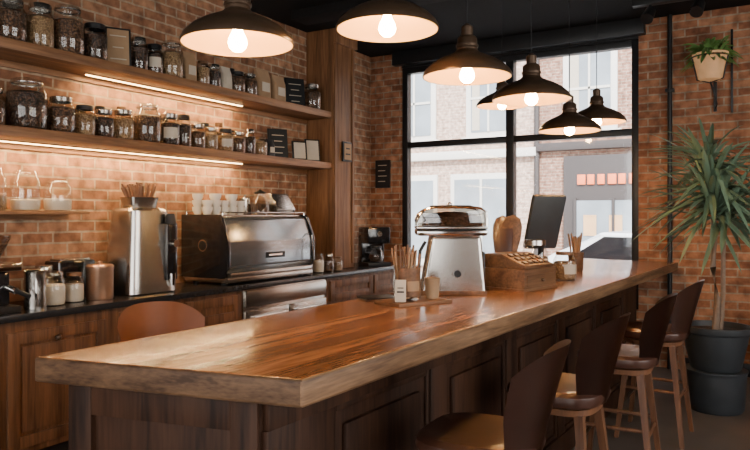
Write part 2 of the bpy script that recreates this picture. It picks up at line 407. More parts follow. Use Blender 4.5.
b.obj('bar_counter', (-1.121, 1.491, 0), -2.86)

# ------------------------------------------------------------------ stools
def stool_mesh(leather, name):
    b = MB()
    b.rings([(0.17, 0.17, 0.665, 3), (0.205, 0.205, 0.675, 3), (0.215, 0.215, 0.70, 3), (0.212, 0.212, 0.722, 3), (0.19, 0.19, 0.738, 3), (0.13, 0.13, 0.733, 2.6), (0.05, 0.05, 0.726, 2)], leather)
    b.rings([(0.18, 0.18, 0.635, 3), (0.185, 0.185, 0.664, 3)], M_stoolwood)
    def back(u, v):
        a = rad(-62+124*u)
        edge = abs(2*u-1)
        top = 1.070-0.085*edge**3
        z = 0.675+(top-0.675)*v
        wsc = 0.84+0.16*min(1, v*1.8)
        r = 0.205+0.055*v**1.2
        return Vector(((r*math.cos(a*wsc))*1.0+0.005+0.045*v, r*math.sin(a*wsc)*0.98, z))
    b.grid(back, 22, 12, leather, 0.024)
    for sx in (-1, 1):
        for sy in (-1, 1):
            t = Vector((sx*0.135, sy*0.135, 0.64)); f = Vector((sx*0.205, sy*0.205, 0.0))
            tb = bmesh.new()
            lo = [tb.verts.new(f+Vector(q)*0.013) for q in [(-1, -1, 0), (1, -1, 0), (1, 1, 0), (-1, 1, 0)]]
            hi = [tb.verts.new(t+Vector(q)*0.019) for q in [(-1, -1, 0), (1, -1, 0), (1, 1, 0), (-1, 1, 0)]]
            tb.faces.new(lo); tb.faces.new(hi)
            for i in range(4): tb.faces.new([lo[i], lo[(i+1) % 4], hi[(i+1) % 4], hi[i]])
            b.app(tb, M_stoolwood)
    def at(sx, sy, z):
        k = 1-z/0.64; return Vector((sx*(0.135+0.07*k), sy*(0.135+0.07*k), z))
    for (p, q, z) in [((-1, -1), (-1, 1), 0.24), ((1, -1), (1, 1), 0.30), ((-1, -1), (1, -1), 0.34), ((-1, 1), (1, 1), 0.34)]:
        b.cyl(at(*p, z), at(*q, z), 0.011, M_stoolwood if z != 0.24 else M_bronze, seg=10)
    return b.mesh(name)
sm = stool_mesh(M_leather, 'bar_stool')
for (x, y, r) in [(-0.915, 2.27, 4), (-0.87, 3.10, -3), (-0.79, 4.02, 2), (-0.74, 4.98, -2)]:
    place(sm, 'bar_stool', (x, y, 0), r)
sm2 = stool_mesh(M_leather2, 'bar_stool')
place(sm2, 'bar_stool', (-2.38, 2.24, 0), 165)

# ------------------------------------------------------------------ pendants
def pendant(x, y, z):
    b = MB()
    out = [(0.224, -0.004), (0.224, 0.008), (0.212, 0.030), (0.180, 0.060), (0.140, 0.084), (0.100, 0.102), (0.068, 0.116), (0.052, 0.132), (0.050, 0.19), (0.040, 0.202), (0.030, 0.205), (0.030, 0.25), (0.012, 0.265), (0, 0.265)]
    b.lathe(out, (0, 0, 0), M_bronze, 48)
    inn = [(0.219, -0.004), (0.206, 0.024), (0.175, 0.054), (0.135, 0.078), (0.095, 0.096), (0.05, 0.108), (0, 0.11)]
    b.lathe(inn, (0, 0, 0), M_lampin, 48)
    b.lathe([(0.224, -0.004), (0.219, -0.004)], (0, 0, 0), M_bronze, 48)
    b.lathe([(0.051, 0.145), (0.056, 0.148), (0.056, 0.158), (0.051, 0.161)], (0, 0, 0), M_bronze, 32)
    b.cyl((0, 0, 0.06), (0, 0, 0.108), 0.022, M_bronze)
    b.lathe([(0, -0.035), (0.018, -0.031), (0.032, -0.018), (0.038, 0.0), (0.034, 0.02), (0.022, 0.045), (0.016, 0.062)], (0, 0, 0), M_bulb, 24)
    b.cyl((0, 0, 0.26), (0, 0, CEIL-z-0.03), 0.0035, M_black, seg=8)
    b.lathe([(0.0, CEIL-z-0.035), (0.05, CEIL-z-0.03), (0.055, CEIL-z-0.001), (0, CEIL-z-0.001)], (0, 0, 0), M_black, 24)
    b.obj('pendant_lamp', (x, y, z))
for p in [(-1.86, 2.05, 2.185), (-1.47, 2.57, 2.31), (-1.36, 3.19, 2.20), (-1.24, 3.85, 2.17), (-1.33, 5.02, 2.12), (-1.24, 5.48, 2.23), (-2.10, 5.70, 2.46)]:
    pendant(*p)

# ------------------------------------------------------------------ jars etc.
def jar(x, y, z, h, r, kind='s', cont='d', fill=0.9, label=False, rz=0, name='storage_jar'):
    b = MB()
    b.lathe([(0, 0.003), (r*0.9, 0.003), (r, 0.018), (r*1.02, h*0.4), (r, h*0.7), (r*0.78, h*0.82), (r*0.74, h*0.87)], (0, 0, 0), M_glass, 28)
    b.lathe([(0, 0.0), (r*0.88, 0.0), (r*0.9, 0.006), (0, 0.006)], (0, 0, 0), M_glass, 28)
    if cont:
        hf = h*0.76*fill
        b.lathe([(0, 0.008), (r*0.90, 0.008), (r*0.96, 0.022), (r*0.97, hf*0.94), (r*0.75, hf), (0, hf*1.03)], (0, 0, 0), CONT[cont], 28)
    if kind == 's':
        b.lathe([(0, h), (r*0.76, h), (r*0.80, h*0.985), (r*0.80, h*0.87), (r*0.74, h*0.86)], (0, 0, 0), M_steel, 28)
    elif kind == 'b':
        b.lathe([(0, h), (r*0.76, h), (r*0.80, h*0.985), (r*0.80, h*0.86), (r*0.74, h*0.86)], (0, 0, 0), M_black, 28)
    elif kind == 'c':
        b.lathe([(r*0.74, h*0.87), (r*0.82, h*0.875), (r*0.82, h*0.90), (r*0.74, h*0.905)], (0, 0, 0), M_steel, 28)
        b.lathe([(r*0.80, h*0.905), (r*0.76, h*0.95), (r*0.5, h*0.985), (0, h)], (0, 0, 0), M_glass, 28)
        b.tube([(r*0.80, 0, h*0.90), (r*1.04, 0, h*0.82), (r*1.05, 0, h*0.72), (r*0.98, 0.0, h*0.70)], 0.003, M_steel, 6)
    elif kind == 'g':
        b.lathe([(r*0.74, h*0.86), (r*0.84, h*0.865), (r*0.84, h*0.885), (r*0.72, h*0.93), (r*0.15, h*0.95), (r*0.18, h*0.98), (0, h)], (0, 0, 0), M_glass, 28)
    elif kind == 'w':
        b.lathe([(0, h*0.97), (r*0.76, h*0.97), (r*0.78, h*0.87), (r*0.7, h*0.86)], (0, 0, 0), M_boxwood, 28)
    if label:
        b.lathe([(r*1.035, h*0.22), (r*1.035, h*0.55)], (0, 0, 0), M_paper, 10, a0=-75, a1=5)
    return b.obj(name, (x, y, z), rz)

XJ = -4.13
top_jars = [(1.6, .28, .085, 'c', 'm', .9, 0), (1.95, .26, .08, 's', 'o', .9, 0), (2.25, .28, .09, 'c', 'd', .9, 0),
        (2.48, .27, .095, 's', 'm', .95, 0), (2.68, .29, .085, 's', 'o', .95, 0), (2.88, .34, .105, 'c', 'm', .9, 0), (3.09, .26, .085, 'b', 'd', .95, 0),
        (3.47, .25, .068, 's', 'd', .95, 0), (3.62, .23, .065, 'b', 'd', .95, 1), (3.79, .30, .090, 'c', 'o', .9, 0), (4.13, .21, .055, 'w', 'o', .95, 0), (4.26, .20, .058, 's', 'd', .95, 0),
        (4.55, .19, .068, 'b', 'm', .95, 0), (4.71, .20, .068, 's', 'm', .95, 0), (5.66, .26, .095, 's', 'm', .95, 0)]
low_jars = [(1.5, .26, .085, 'c', 'm', .9, 0), (1.8, .26, .085, 's', 'o', .9, 0), (2.1, .28, .09, 'c', 'd', .9, 0), (2.36, .23, .08, 's', 'm', .9, 0),
        (2.59, .33, .120, 'c', 'd', .95, 0), (2.83, .24, .090, 's', 'm', .95, 0), (3.01, .21, .070, 'b', 'o', .95, 0), (3.165, .20, .070, 's', 'd', .95, 0), (3.33, .22, .076, 's', 'o', .95, 0),
        (3.55, .30, .100, 'c', 'm', .92, 0), (3.77, .25, .078, 's', 'd', .95, 1), (3.92, .26, .060, 'b', 'd', .95, 0), (4.07, .20, .064, 's', 'm', .95, 0), (4.22, .19, .060, 's', 'o', .95, 0),
        (4.40, .20, .068, 'b', 'o', .95, 1), (4.56, .19, .064, 's', 'm', .95, 0), (4.71, .23, .055, 's', 'd', .95, 0), (4.86, .18, .064, 'w', 'o', .95, 0)]
for (y, h, r, k, c, f, l) in top_jars: jar(XJ, y, ZS1, h, r, k, c, f, l, name='coffee_bean_jar')
for (y, h, r, k, c, f, l) in low_jars: jar(XJ, y, ZS2, h, r, k, c, f, l, name='storage_jar')
# slim bottles in a back row between the jars
for (z, ys, nm) in [(ZS1, [2.36, 2.585, 2.78, 3.0, 3.55, 3.71, 4.34, 4.63], 'coffee_bean_jar'), (ZS2, [2.47, 2.73, 2.92, 3.09, 3.25, 3.44, 3.665, 3.85, 4.0, 4.15, 4.31, 4.48, 4.64], 'storage_jar')]:
    for i, y in enumerate(ys): jar(-4.285, y, z, .22+.03*(i % 3), .045, 'sbw'[i % 3], 'mdo'[(i+1) % 3], .9, 0, name=nm)
for (y, h, r, c, f) in [(2.10, .26, .08, 'w', .6), (2.40, .29, .092, 'o', .5), (2.63, .28, .090, 'w', .35), (2.86, .22, .09, 'w', .5)]:
    jar(-4.21, y, 1.526, h, r, 'g', c, f, name='glass_cookie_jar')
jar(-3.94, 2.65, .93, .22, .068, 'c', 'w', .8, name='sugar_jar'); jar(-3.98, 2.82, .93, .20, .062, 'w', 'w', .8, name='sugar_jar'); jar(-4.15, 2.72, .93, .24, .065, 's', 'o', .8, name='sugar_jar')
for (y, h, r, k, c) in [(5.36, .26, .05, 's', 'm'), (5.50, .20, .055, 'g', 'w'), (5.64, .18, .05, 's', 'm'), (5.77, .15, .045, 'w', 'o')]:
    jar(-3.95+(y-5.4)*0.2, y, .93, h, r, k, c, .8, name='ingredient_jar')

def picture(x, y, z, wd, ht, lean=8, rz=-20, board=M_black, frame=M_black, lines=4, name='framed_sign'):
    b = MB(); T = Matrix.Rotation(rad(-lean), 4, 'Y')
    b.box((0, 0, ht/2), (0.018, wd, ht), frame, 0.003, M=T)
    b.box((0.008, 0, ht/2), (0.008, wd-0.03, ht-0.03), board, M=T)
    for i in range(lines):
        b.box((0.013, 0, ht*(0.78-0.6*i/max(1, lines-1))), (0.002, wd*(0.62 if i % 2 == 0 else 0.42), ht*0.025), M_paper, M=T)
    return b.obj(name, (x, y, z+0.001), rz)
picture(-4.12, 3.28, ZS1, .18, .29, 8, -30, board=M_kraft, lines=3)
picture(-4.14, 5.40, ZS1, .21, .29, 8, -30, lines=4)
picture(-4.16, 5.16, ZS2, .20, .29, 8, -30, lines=4, name='chalkboard_sign'); picture(-4.10, 5.42, ZS2, .15, .19, 8, -30, board=M_paper, lines=2, name='picture_frame'); picture(-4.10, 5.64, ZS2, .16, .23, 8, -30, board=M_paper, lines=3, name='picture_frame')
def bag(x, y, z, wd, dp, ht, mat, rz=0, name='coffee_bag'):
    b = MB()
    b.rings([(dp*.5, wd*.5, 0, 6), (dp*.52, wd*.5, ht*.3, 5), (dp*.45, wd*.5, ht*.7, 5), (dp*.12, wd*.5, ht*.93, 6), (dp*.10, wd*.5, ht, 6)], mat, 32)
    b.box((dp*0.53, 0, ht*0.4), (0.004, wd*0.6, ht*0.3), M_paper)
    return b.obj(name, (x, y, z), rz)
bag(-4.15, 3.98, ZS1, .13, .10, .25, M_kraft); bag(-4.15, 4.41, ZS1, .12, .09, .21, M_paper)
bag(-4.15, 4.90, ZS1, .18, .10, .28, M_kraft); bag(-4.15, 5.13, ZS1, .17, .10, .26, M_kraft); bag(-4.15, 5.00, ZS2, .10, .09, .17, M_black, name='tea_pouch')

b = MB(); b.bx(-3.984, -3.966, 6.00, 6.17, 2.07, 2.28, M_black, 0.003).bx(-3.970, -3.963, 6.02, 6.15, 2.09, 2.26, M_kraft)
b.bx(-3.9635, -3.962, 6.05, 6.12, 2.20, 2.215, M_black).bx(-3.9635, -3.962, 6.04, 6.13, 2.14, 2.155, M_black).obj('framed_notice')
b = MB(); b.bx(-4.27, -4.07, YW-0.03, YW-0.001, 1.83, 2.17, M_black, 0.004)
for i in range(4): b.bx(-4.23, -4.11-(0.02 if i % 2 else 0), YW-0.032, YW-0.029, 2.10-i*0.065, 2.110-i*0.065, M_paper)
b.obj('wall_sign')

# ------------------------------------------------------------------ back-bar equipment
b = MB()
b.bx(-4.13, -3.83, 1.95, 2.37, .93, .97, M_black, .008); b.bx(-4.10, -3.86, 2.05, 2.32, .97, 1.17, M_blackgloss, .02)
b.bx(-4.10, -3.84, 2.03, 2.38, 1.17, 1.22, M_chrome, .01)
b.lathe([(0.05, 1.22), (0.06, 1.26), (0.12, 1.36), (0.12, 1.38), (0, 1.39)], (-3.97, 2.25, 0), M_smoke, 28)
b.lathe([(0.0, 1.22), (0.05, 1.225), (0.105, 1.33), (0, 1.34)], (-3.97, 2.25, 0), M_b1, 28)
b.cyl((-3.86, 2.30, 1.08), (-3.80, 2.32, 1.06), .02, M_chrome); b.cyl((-3.80, 2.32, 1.06), (-3.72, 2.35, 1.03), .014, M_black)
b.obj('coffee_grinder')
b = MB(); b.lathe([(0, 0), (.062, 0), (.064, .01), (.06, .13), (.062, .22), (.070, .235), (.067, .233), (.058, .21), (.055, .02), (0, .02)], (0, 0, 0), M_steel, 32)
b.tube([(.06, 0, .19), (.105, 0, .18), (.11, 0, .11), (.062, 0, .07)], .006, M_steel, 8).obj('milk_pitcher', (-3.87, 2.48, .93), -30)
b = MB(); b.lathe([(0, 0), (.082, 0), (.088, .012), (.088, .20), (.091, .205), (.091, .225), (.08, .235), (.015, .24), (.018, .255), (0, .26)], (0, 0, 0), M_copper, 36).obj('copper_canister', (-3.97, 3.01, .93))
MB().bx(-4.32, -4.16, 2.83, 3.12, .931, 1.19, M_blackgloss, .02).bx(-4.30, -4.18, 2.86, 3.09, 1.19, 1.20, M_steel, .003).obj('bread_tin')
# stainless batch grinder
b = MB()
b.rings([(.17, .20, 0, 5), (.19, .22, .01, 5), (.185, .215, .10, 5), (.15, .175, .50, 5), (.145, .17, .60, 5), (.12, .15, .62, 5)], M_steel, 48)
b.rings([(.08, .11, .615, 4), (.085, .12, .66, 4), (.095, .13, .70, 4)], M_steel, 40)
for i in range(34):
    a = random.uniform(-.07, .07); c = random.uniform(-.10, .10)
    b.cyl((a*.8, c*.8, .68), (a*1.1, c*1.2, .76+random.random()*.05), .009, M_sticklight, seg=6)
b.box((.17, .13, .30), (.07, .10, .42), M_blackgloss, .015); b.cyl((.18, .13, .50), (.18, .13, .58), .045, M_black, r1=.03)
b.cyl((.20, .13, .14), (.20, .13, .05), .03, M_chrome, r1=.02); b.cyl((.20, .13, .36), (.245, .13, .36), .028, M_chrome)
b.obj('stainless_coffee_grinder', (-4.06, 3.42, .93))
# espresso machine
b = MB(); y0, y1 = 4.06, 5.24
prof = [(-4.30, 1.0), (-3.86, 1.0), (-3.80, 1.08), (-3.80, 1.28), (-3.865, 1.46), (-3.90, 1.49), (-4.30, 1.49)]
b.prism(prof, 'XZ', y0+0.03, y1-0.03, M_panel, .008)
pr2 = [(-4.31, .985), (-3.85, .985), (-3.785, 1.07), (-3.785, 1.285), (-3.855, 1.475), (-3.89, 1.505), (-4.31, 1.505)]
b.prism(pr2, 'XZ', y0, y0+0.03, M_blackgloss, .006); b.prism(pr2, 'XZ', y1-0.03, y1, M_blackgloss, .006)
b.bx(-4.30, -3.80, y0+.02, y1-.02, .95, .99, M_steel, .006)
b.bx(-3.86, -3.79, y0+.04, y1-.04, .992, 1.03, M_steel, .006)
b.bx(-4.28, -3.92, y0+.05, y1-.05, 1.49, 1.50, M_steel)
b.tube([(-3.885, y0+.03, 1.52), (-3.885, y1-.03, 1.52)], .006, M_chrome, 8)
b.tube([(-4.29, y0+.03, 1.53), (-4.29, y1-.03, 1.53)], .006, M_chrome, 8)
for yy in (y0+.04, (y0+y1)/2, y1-.04):
    b.cyl((-3.885, yy, 1.495), (-3.885, yy, 1.52), .006, M_chrome, seg=8)
    b.cyl((-4.29, yy, 1.495), (-4.29, yy, 1.53), .006, M_chrome, seg=8)
for yy in (y0+.08, y1-.08):
    for xx in (-4.22, -3.90): b.cyl((xx, yy, .93), (xx, yy, .955), .025, M_black)
b.tube([(-3.83, y1-.10, 1.33), (-3.76, y1-.09, 1.31), (-3.75, y1-.08, 1.15), (-3.75, y1-.07, 1.03)], .006, M_chrome, 8)
b.bx(-3.803, -3.797, y0+.48, y0+.74, 1.13, 1.18, M_black, .001); b.bx(-3.798, -3.795, y0+.52, y0+.70, 1.148, 1.162, M_chrome)
b.cyl((-4.06, y0-.001, 1.25), (-4.06, y0-.006, 1.25), .05, M_steel, seg=32); b.cyl((-4.06, y0-.006, 1.25), (-4.06, y0-.009, 1.25), .038, M_black, seg=32)
b.obj('espresso_machine')
cm = MB()
for i in range(5):
    for j in range(2):
        for k in range(2 if (i+j) % 2 else 3):
            cm.lathe([(0, 0), (.025, 0), (.031, .012), (.044, .04), (.046, .068), (.043, .068), (.038, .04), (.025, .014), (0, .012)], (-4.22+.11*j, 4.16+.10*i, 1.501+k*.055), M_white, 20)
cm.obj('stacked_cups')
b = MB(); b.lathe([(0, 0), (.07, 0), (.085, .02), (.08, .12), (.05, .17), (.052, .19), (0, .195)], (0, 0, 0), M_glass, 28)
b.lathe([(.052, .19), (.058, .20), (.02, .22), (0, .235)], (0, 0, 0), M_black, 24)
b.lathe([(0, .003), (.068, .003), (.082, .02), (.08, .10), (0, .10)], (0, 0, 0), M_b1, 28).obj('glass_decanter', (-4.05, 4.76, 1.501))
b = MB(); b.prism([(-.12, 0), (.12, 0), (.15, .05), (.05, .20), (-.12, .20)], 'XZ', -.13, .13, M_steel, .01).obj('steel_hopper', (-4.10, 5.03, 1.502))
b = MB(); b.lathe([(0, 0), (.055, 0), (.06, .01), (.05, .15), (.04, .16), (.01, .165), (.012, .18), (0, .185)], (0, 0, 0), M_steel, 28)
b.tube([(.05, 0, .05), (.09, 0, .09), (.11, 0, .15)], .008, M_steel, 8); b.tube([(-.05, 0, .14), (-.09, 0, .13), (-.09, 0, .05), (-.055, 0, .03)], .007, M_black, 8)
b.obj('small_kettle', (-4.20, 4.72, 1.501), -60)
# drip coffee maker
b = MB()
b.bx(-.15, .15, -.14, .14, 0, .04, M_black, .01); b.bx(-.15, -.04, -.14, .14, .04, .36, M_blackgloss, .015); b.bx(-.15, .14, -.14, .14, .25, .44, M_blackgloss, .03)
b.lathe([(0, .045), (.07, .045), (.085, .09), (.08, .15), (.055, .19), (.057, .20), (0, .205)], (.05, 0, 0), M_glass, 28)
b.lathe([(0, .05), (.068, .05), (.082, .09), (.078, .13), (0, .13)], (.05, 0, 0), M_b1, 28); b.cyl((.05, 0, .20), (.05, 0, .22), .06, M_black)
b.tube([(.105, 0, .19), (.16, 0, .18), (.16, 0, .09), (.13, 0, .08)], .009, M_black, 8)
b.cyl((.14, .0, .36), (.145, 0, .36), .03, M_chrome)
b.obj('drip_coffee_maker', (-3.93, 6.58, .93), -35)

# ------------------------------------------------------------------ counter-top items
ZT = 1.05
b = MB(); b.box((0, 0, .008), (.22, .34, .016), M_boxwood, .004)
b.obj('wooden_tray', (-1.62, 3.10, ZT), -25)
b = MB()
b.lathe([(0, .002), (.064, .002), (.070, .015), (.070, .165), (.074, .173), (.074, .18)], (0, 0, 0), M_glass, 32)
b.lathe([(.0705, .02), (.0705, .165)], (0, 0, 0), M_boxwood, 16, a0=-100, a1=80)
b.lathe([(.0712, .05), (.0712, .10)], (0, 0, 0), M_kraft, 8, a0=-60, a1=0)
for i in range(42):
    a = random.uniform(0, 6.28); r = random.uniform(.0, .048); r2 = r+random.uniform(.005, .035)
    b.cyl((r*math.cos(a)*.8, r*math.sin(a)*.8, .008), (r2*math.cos(a+.3), r2*math.sin(a+.3), .21+random.random()*.075), .005, M_stick if i % 3 else M_sticklight, seg=6)
b.obj('stirrer_jar', (-1.64, 3.07, ZT+.017))
b = MB(); b.box((0, 0, .055), (.004, .055, .11), M_paper, .001, rot=(0, rad(-6), 0)); b.box((.004, 0, .05), (.002, .035, .008), M_black); b.box((.005, 0, .07), (.002, .03, .005), M_black)
b.obj('menu_card', (-1.62, 2.965, ZT+.018), -65)
b = MB(); b.lathe([(0, 0), (.034, 0), (.040, .10), (.043, .105), (.039, .103), (.032, .008), (0, .008)], (0, 0, 0), M_kraft, 28).obj('paper_cup', (-1.56, 3.20, ZT+.017))
MB().box((0, 0, .006), (.14, .20, .012), M_black, .004).obj('order_pad', (-1.86, 3.16, ZT), -35)
# countertop grinder with boxy smoked glass hopper
b = MB()
b.prism([(-.185, 0), (.185, 0), (.155, .335), (-.125, .335)], 'XZ', -.13, .13, M_steel, .025, seg=4)
b.box((0, 0, .012), (.37, .27, .024), M_boxwood, .006)
b.box((-.01, 0, .352), (.40, .29, .04), M_chrome, .018); b.box((-.01, 0, .378), (.40, .29, .014), M_steel, .005)
dm = [(-.205, .388), (-.205, .42), (-.19, .455), (-.155, .482), (-.10, .495), (.10, .495), (.15, .488), (.18, .465), (.185, .43), (.185, .388)]
b.prism(dm, 'XZ', -.14, .14, M_smoke, .004)
for yy in (-.14, .14): b.tube([(p[0], yy, p[1]) for p in dm], .006, M_chrome, 8)
b.box((-.01, 0, .50), (.22, .24, .012), M_bronze, .004); b.sphere((-.01, 0, .512), .014, M_chrome)
b.rings([(.17, .115, .388, 6), (.165, .115, .44, 5), (.11, .08, .462, 3), (.03, .02, .47, 2)], M_b1, 40)
b.tube([(-.16, -.13, .30), (-.19, -.14, .25), (-.20, -.14, .12)], .01, M_black, 8)
b.bx(.155, .185, -.07, .07, .05, .24, M_black, .01); b.cyl((.02, -.132, .12), (.02, -.14, .12), .02, M_black)
b.obj('countertop_bean_grinder', (-1.64, 3.62, ZT), 30)
# wooden cash register
b = MB()
b.box((0, 0, .07), (.30, .38, .12), M_boxwood, .008); b.box((0, 0, .008), (.31, .40, .016), M_boxwood, .004)
b.box((.152, 0, .062), (.008, .33, .07), M_boxwood, .003); b.sphere((.165, 0, .062), .012, M_bronze)
b.prism([(-.145, .13), (.145, .13), (.145, .15), (-.02, .215), (-.145, .215)], 'XZ', -.17, .17, M_boxwood, .008)
for i in range(5):
    for j in range(3):
        x = .110-.048*j; b.box((x, -.12+.06*i, .168+.0195*j), (.028, .038, .010), M_bronze, .003, rot=(0, rad(22), 0))
b.obj('wooden_cash_register', (-1.385, 4.06, ZT), -12)
# pos terminal
b = MB()
b.box((0, 0, .012), (.20, .20, .024), M_black, .008); b.cyl((-.02, 0, .02), (0, 0, .30), .022, M_black)
T = Matrix.Translation((.04, 0, .40)) @ Matrix.Rotation(rad(20), 4, 'Y')
b.box((0, 0, 0), (.05, .27, .42), M_pot, .022, M=T); b.box((-.024, 0, 0), (.008, .23, .38), M_blackgloss, .004, M=T)
b.obj('pos_terminal', (-1.52, 4.96, ZT), -42)
b = MB()
for i, (t, rz) in enumerate([(-14, 0), (-6, 12)]):
    T = Matrix.Translation((0, .05*i, .0)) @ Matrix.Rotation(rad(t), 4, 'X') @ Matrix.Rotation(rad(10*i), 4, 'Y')
    b.prism([(-.04, 0), (.04, 0), (.055, .05), (.06, .20), (.07, .30), (.066, .38), (.045, .43), (0, .45), (-.045, .43), (-.066, .38), (-.07, .30), (-.06, .20), (-.055, .05)], 'XZ', -.009, .009, M_boxwood if i else M_leather, .004, M=T)
b.obj('serving_boards', (-1.60, 4.38, ZT+.010), 25)
jar(-1.45, 4.58, ZT, .28, .09, 's', 'm', .8, 1, name='counter_jar'); jar(-1.29, 4.74, ZT, .20, .078, 'w', 'o', .85, 1, name='counter_jar')  # bar-top jars holding coffee beans and oats
b = MB(); b.lathe([(0, 0), (.05, 0), (.058, .01), (.062, .15), (.058, .15), (.052, .012), (0, .012)], (0, 0, 0), M_boxwood, 28)
for i in range(20):
    a = random.uniform(0, 6.28); r = random.uniform(0, .035)
    b.cyl((r*math.cos(a)*.6, r*math.sin(a)*.6, .015), (r*1.8*math.cos(a), r*1.8*math.sin(a), .24+random.random()*.07), .006, M_stick, seg=6)
b.obj('straw_cup', (-1.42, 5.55, ZT))

# ------------------------------------------------------------------ plant
PX, PY = -.43, 5.86
b = MB()
b.lathe([(0, 0), (.185, 0), (.20, .02), (.215, .27), (.22, .30), (.225, .305), (.225, .315), (0, .315)], (0, 0, 0), M_pot, 48)
b.lathe([(0, .316), (.17, .316), (.18, .33), (.235, .59), (.25, .60), (.255, .61), (.255, .65), (.24, .65), (.232, .60), (0, .60)], (0, 0, 0), M_pot, 48)
b.lathe([(0, .615), (.233, .605)], (0, 0, 0), M_soil, 32)
b.tube([(0, 0, .60), (.01, .01, .85), (-.02, .0, 1.1), (.0, -.01, 1.35), (-.03, 0, 1.68)], [.028, .024, .022, .022, .015], M_trunk, 12)
b.tube([(.03, .02, .60), (.05, .03, .9), (.05, .04, 1.2), (.07, .06, 1.48)], [.02, .018, .016, .012], M_trunk, 10)
def leaf(b, base, d, L, wdt, droop, mat):
    d = Vector(d).normalized(); side = d.cross(Vector((0, 0, 1)))
    if side.length < .05: side = Vector((1, 0, 0))
    side.normalize(); n = 7; tb = bmesh.new(); rows = []
    for i in range(n+1):
        t = i/n
        p = Vector(base)+d*L*t+Vector((0, 0, -droop*L*t*t))
        ww = wdt*max(.03, math.sin(math.pi*min(1, (t*.8+.14)))**.8)*(1 if t < .99 else .1)
        rows.append([tb.verts.new(p-side*ww), tb.verts.new(p+Vector((0, 0, -ww*.5))), tb.verts.new(p+side*ww)])
    for A, Bq in zip(rows, rows[1:]):
        tb.faces.new([A[0], A[1], Bq[1], Bq[0]]); tb.faces.new([A[1], A[2], Bq[2], Bq[1]])
    b.app(tb, mat)
for (cx, cy, cz, n, lm) in [(-.03, 0, 1.70, 80, 1), (0, 0, 1.52, 50, 1.05), (.07, .06, 1.52, 44, 1.0), (-.05, 0, 1.90, 54, .92)]:
    for i in range(n):
        az = i*2.39996+random.uniform(-.2, .2); el = rad(random.uniform(-28, 68))
        d = (math.cos(az)*math.cos(el), math.sin(az)*math.cos(el), math.sin(el))
        leaf(b, (cx+.02*math.cos(az), cy+.02*math.sin(az), cz+random.uniform(-.08, .08)), d, lm*random.uniform(.42, .64), random.uniform(.014, .025), random.uniform(.1, .5), M_leaf)
b.obj('potted_palm', (PX, PY, 0))

# wall planter on right
b = MB()
b.lathe([(0, -.13), (.085, -.13), (.10, -.12), (.145, .08), (.155, .085), (.155, .12), (.14, .12), (.13, .06), (0, .06)], (0, 0, 0), M_terra_glow, 36)
b.tube([(.157*math.cos(2*math.pi*i/24), .157*math.sin(2*math.pi*i/24), .09) for i in range(25)], .007, M_black, 6)
b.tube([(-.15, -.03, .09), (-.11, -.03, -.12), (0, 0, -.15), (.11, -.03, -.12), (.15, -.03, .09)], .007, M_black, 6)
b.bx(.015, .045, .145, .168, -.40, .16, M_black, .003); b.tube([(.03, .15, -.38), (.05, .06, -.34), (.03, 0, -.24), (.0, 0, -.14)], .008, M_black, 8)
b.bx(.16, .18, .14, .168, -.42, .36, M_black, .003)
for i in range(150):
    az = random.uniform(0, 6.28); el = rad(random.uniform(-10, 85)); L = random.uniform(.08, .24)
    base = (math.cos(az)*.11*random.random(), math.sin(az)*.10*random.random(), .08+random.random()*.10)
    leaf(b, base, (math.cos(az)*math.cos(el), min(.3, math.sin(az)*math.cos(el)), math.sin(el)), L, .022, .5, M_ivy)
b.obj('wall_planter', (-.56, YW-.17, 2.88))
b = MB(); b.cyl((-.925, YW-.04, .0), (-.925, YW-.04, CEIL-.001), .022, M_black)
for z in (.5, 1.6, 2.7): b.bx(-.965, -.885, YW-.07, YW-.001, z, z+.03, M_black, .003)
b.obj('wall_conduit_pipe')
b = MB(); b.bx(-1.15, -.35, 6.45, 6.53, 3.38, CEIL-.001, M_black, .004)
for x in (-1.0, -.6):
    b.cyl((x, 6.49, 3.38), (x, 6.49, 3.32), .012, M_black); b.cyl((x, 6.52, 3.34), (x-.02, 6.42, 3.24), .045, M_black, r1=.055)
b.obj('track_spotlight')
b = MB(); b.bx(.02, .55, 6.60, 7.16, 0, .62, M_black, .006).bx(.0, .57, 6.58, 7.17, .62, .65, M_black, .004)
for i in range(3): b.bx(.05, .52, 6.585, 6.60, .05+i*.19, .22+i*.19, M_black, .004)
b.obj('side_cabinet')

# ------------------------------------------------------------------ street
M_road = pbr('asphalt', (0.34, 0.34, 0.34), 0.8, noise=0.15)
M_pave = pbr('pavement', (0.55, 0.53, 0.50), 0.8, noise=0.1)
M_stonep = pbr('pale_stone', (0.66, 0.62, 0.57), 0.7, noise=0.06)
M_shopglass = pbr('shop_glass', (0.24, 0.27, 0.30), 0.1, noise=0.6, nscale=1.2)
M_dark = pbr('shop_front_paint', (0.05, 0.04, 0.038), 0.5, noise=0.2)
M_sign = pbr('shop_sign_red', (0.75, 0.16, 0.05), 0.5, noise=0.1, emit=(1, .22, .05), estr=1.2)
M_carw = pbr('car_white', (0.8, 0.8, 0.8), 0.25, coat=0.6)
M_shopwarm = pbr('shop_interior_glow', (0.5, 0.3, 0.15), 0.6, noise=.4, nscale=6, emit=(1, .55, .25), estr=1.0)
MB().bx(-40, 30, YW+0.32, 40, -.35, -.20, M_road).obj('street_ground')
MB().bx(-40, 30, YW+0.33, 9.6, -.195, -.06, M_pave, .01).obj('pavement')
MB().bx(-40, 30, 15.0, 16.65, -.195, -.06, M_pave, .01).obj('pavement')
b = MB(); b.bx(-26, -5.3, 17.0, 20, -.19, 7.6, M_brick_out2); b.bx(-5.3, 8, 16.99, 20, -.19, 9.5, M_brick_out)
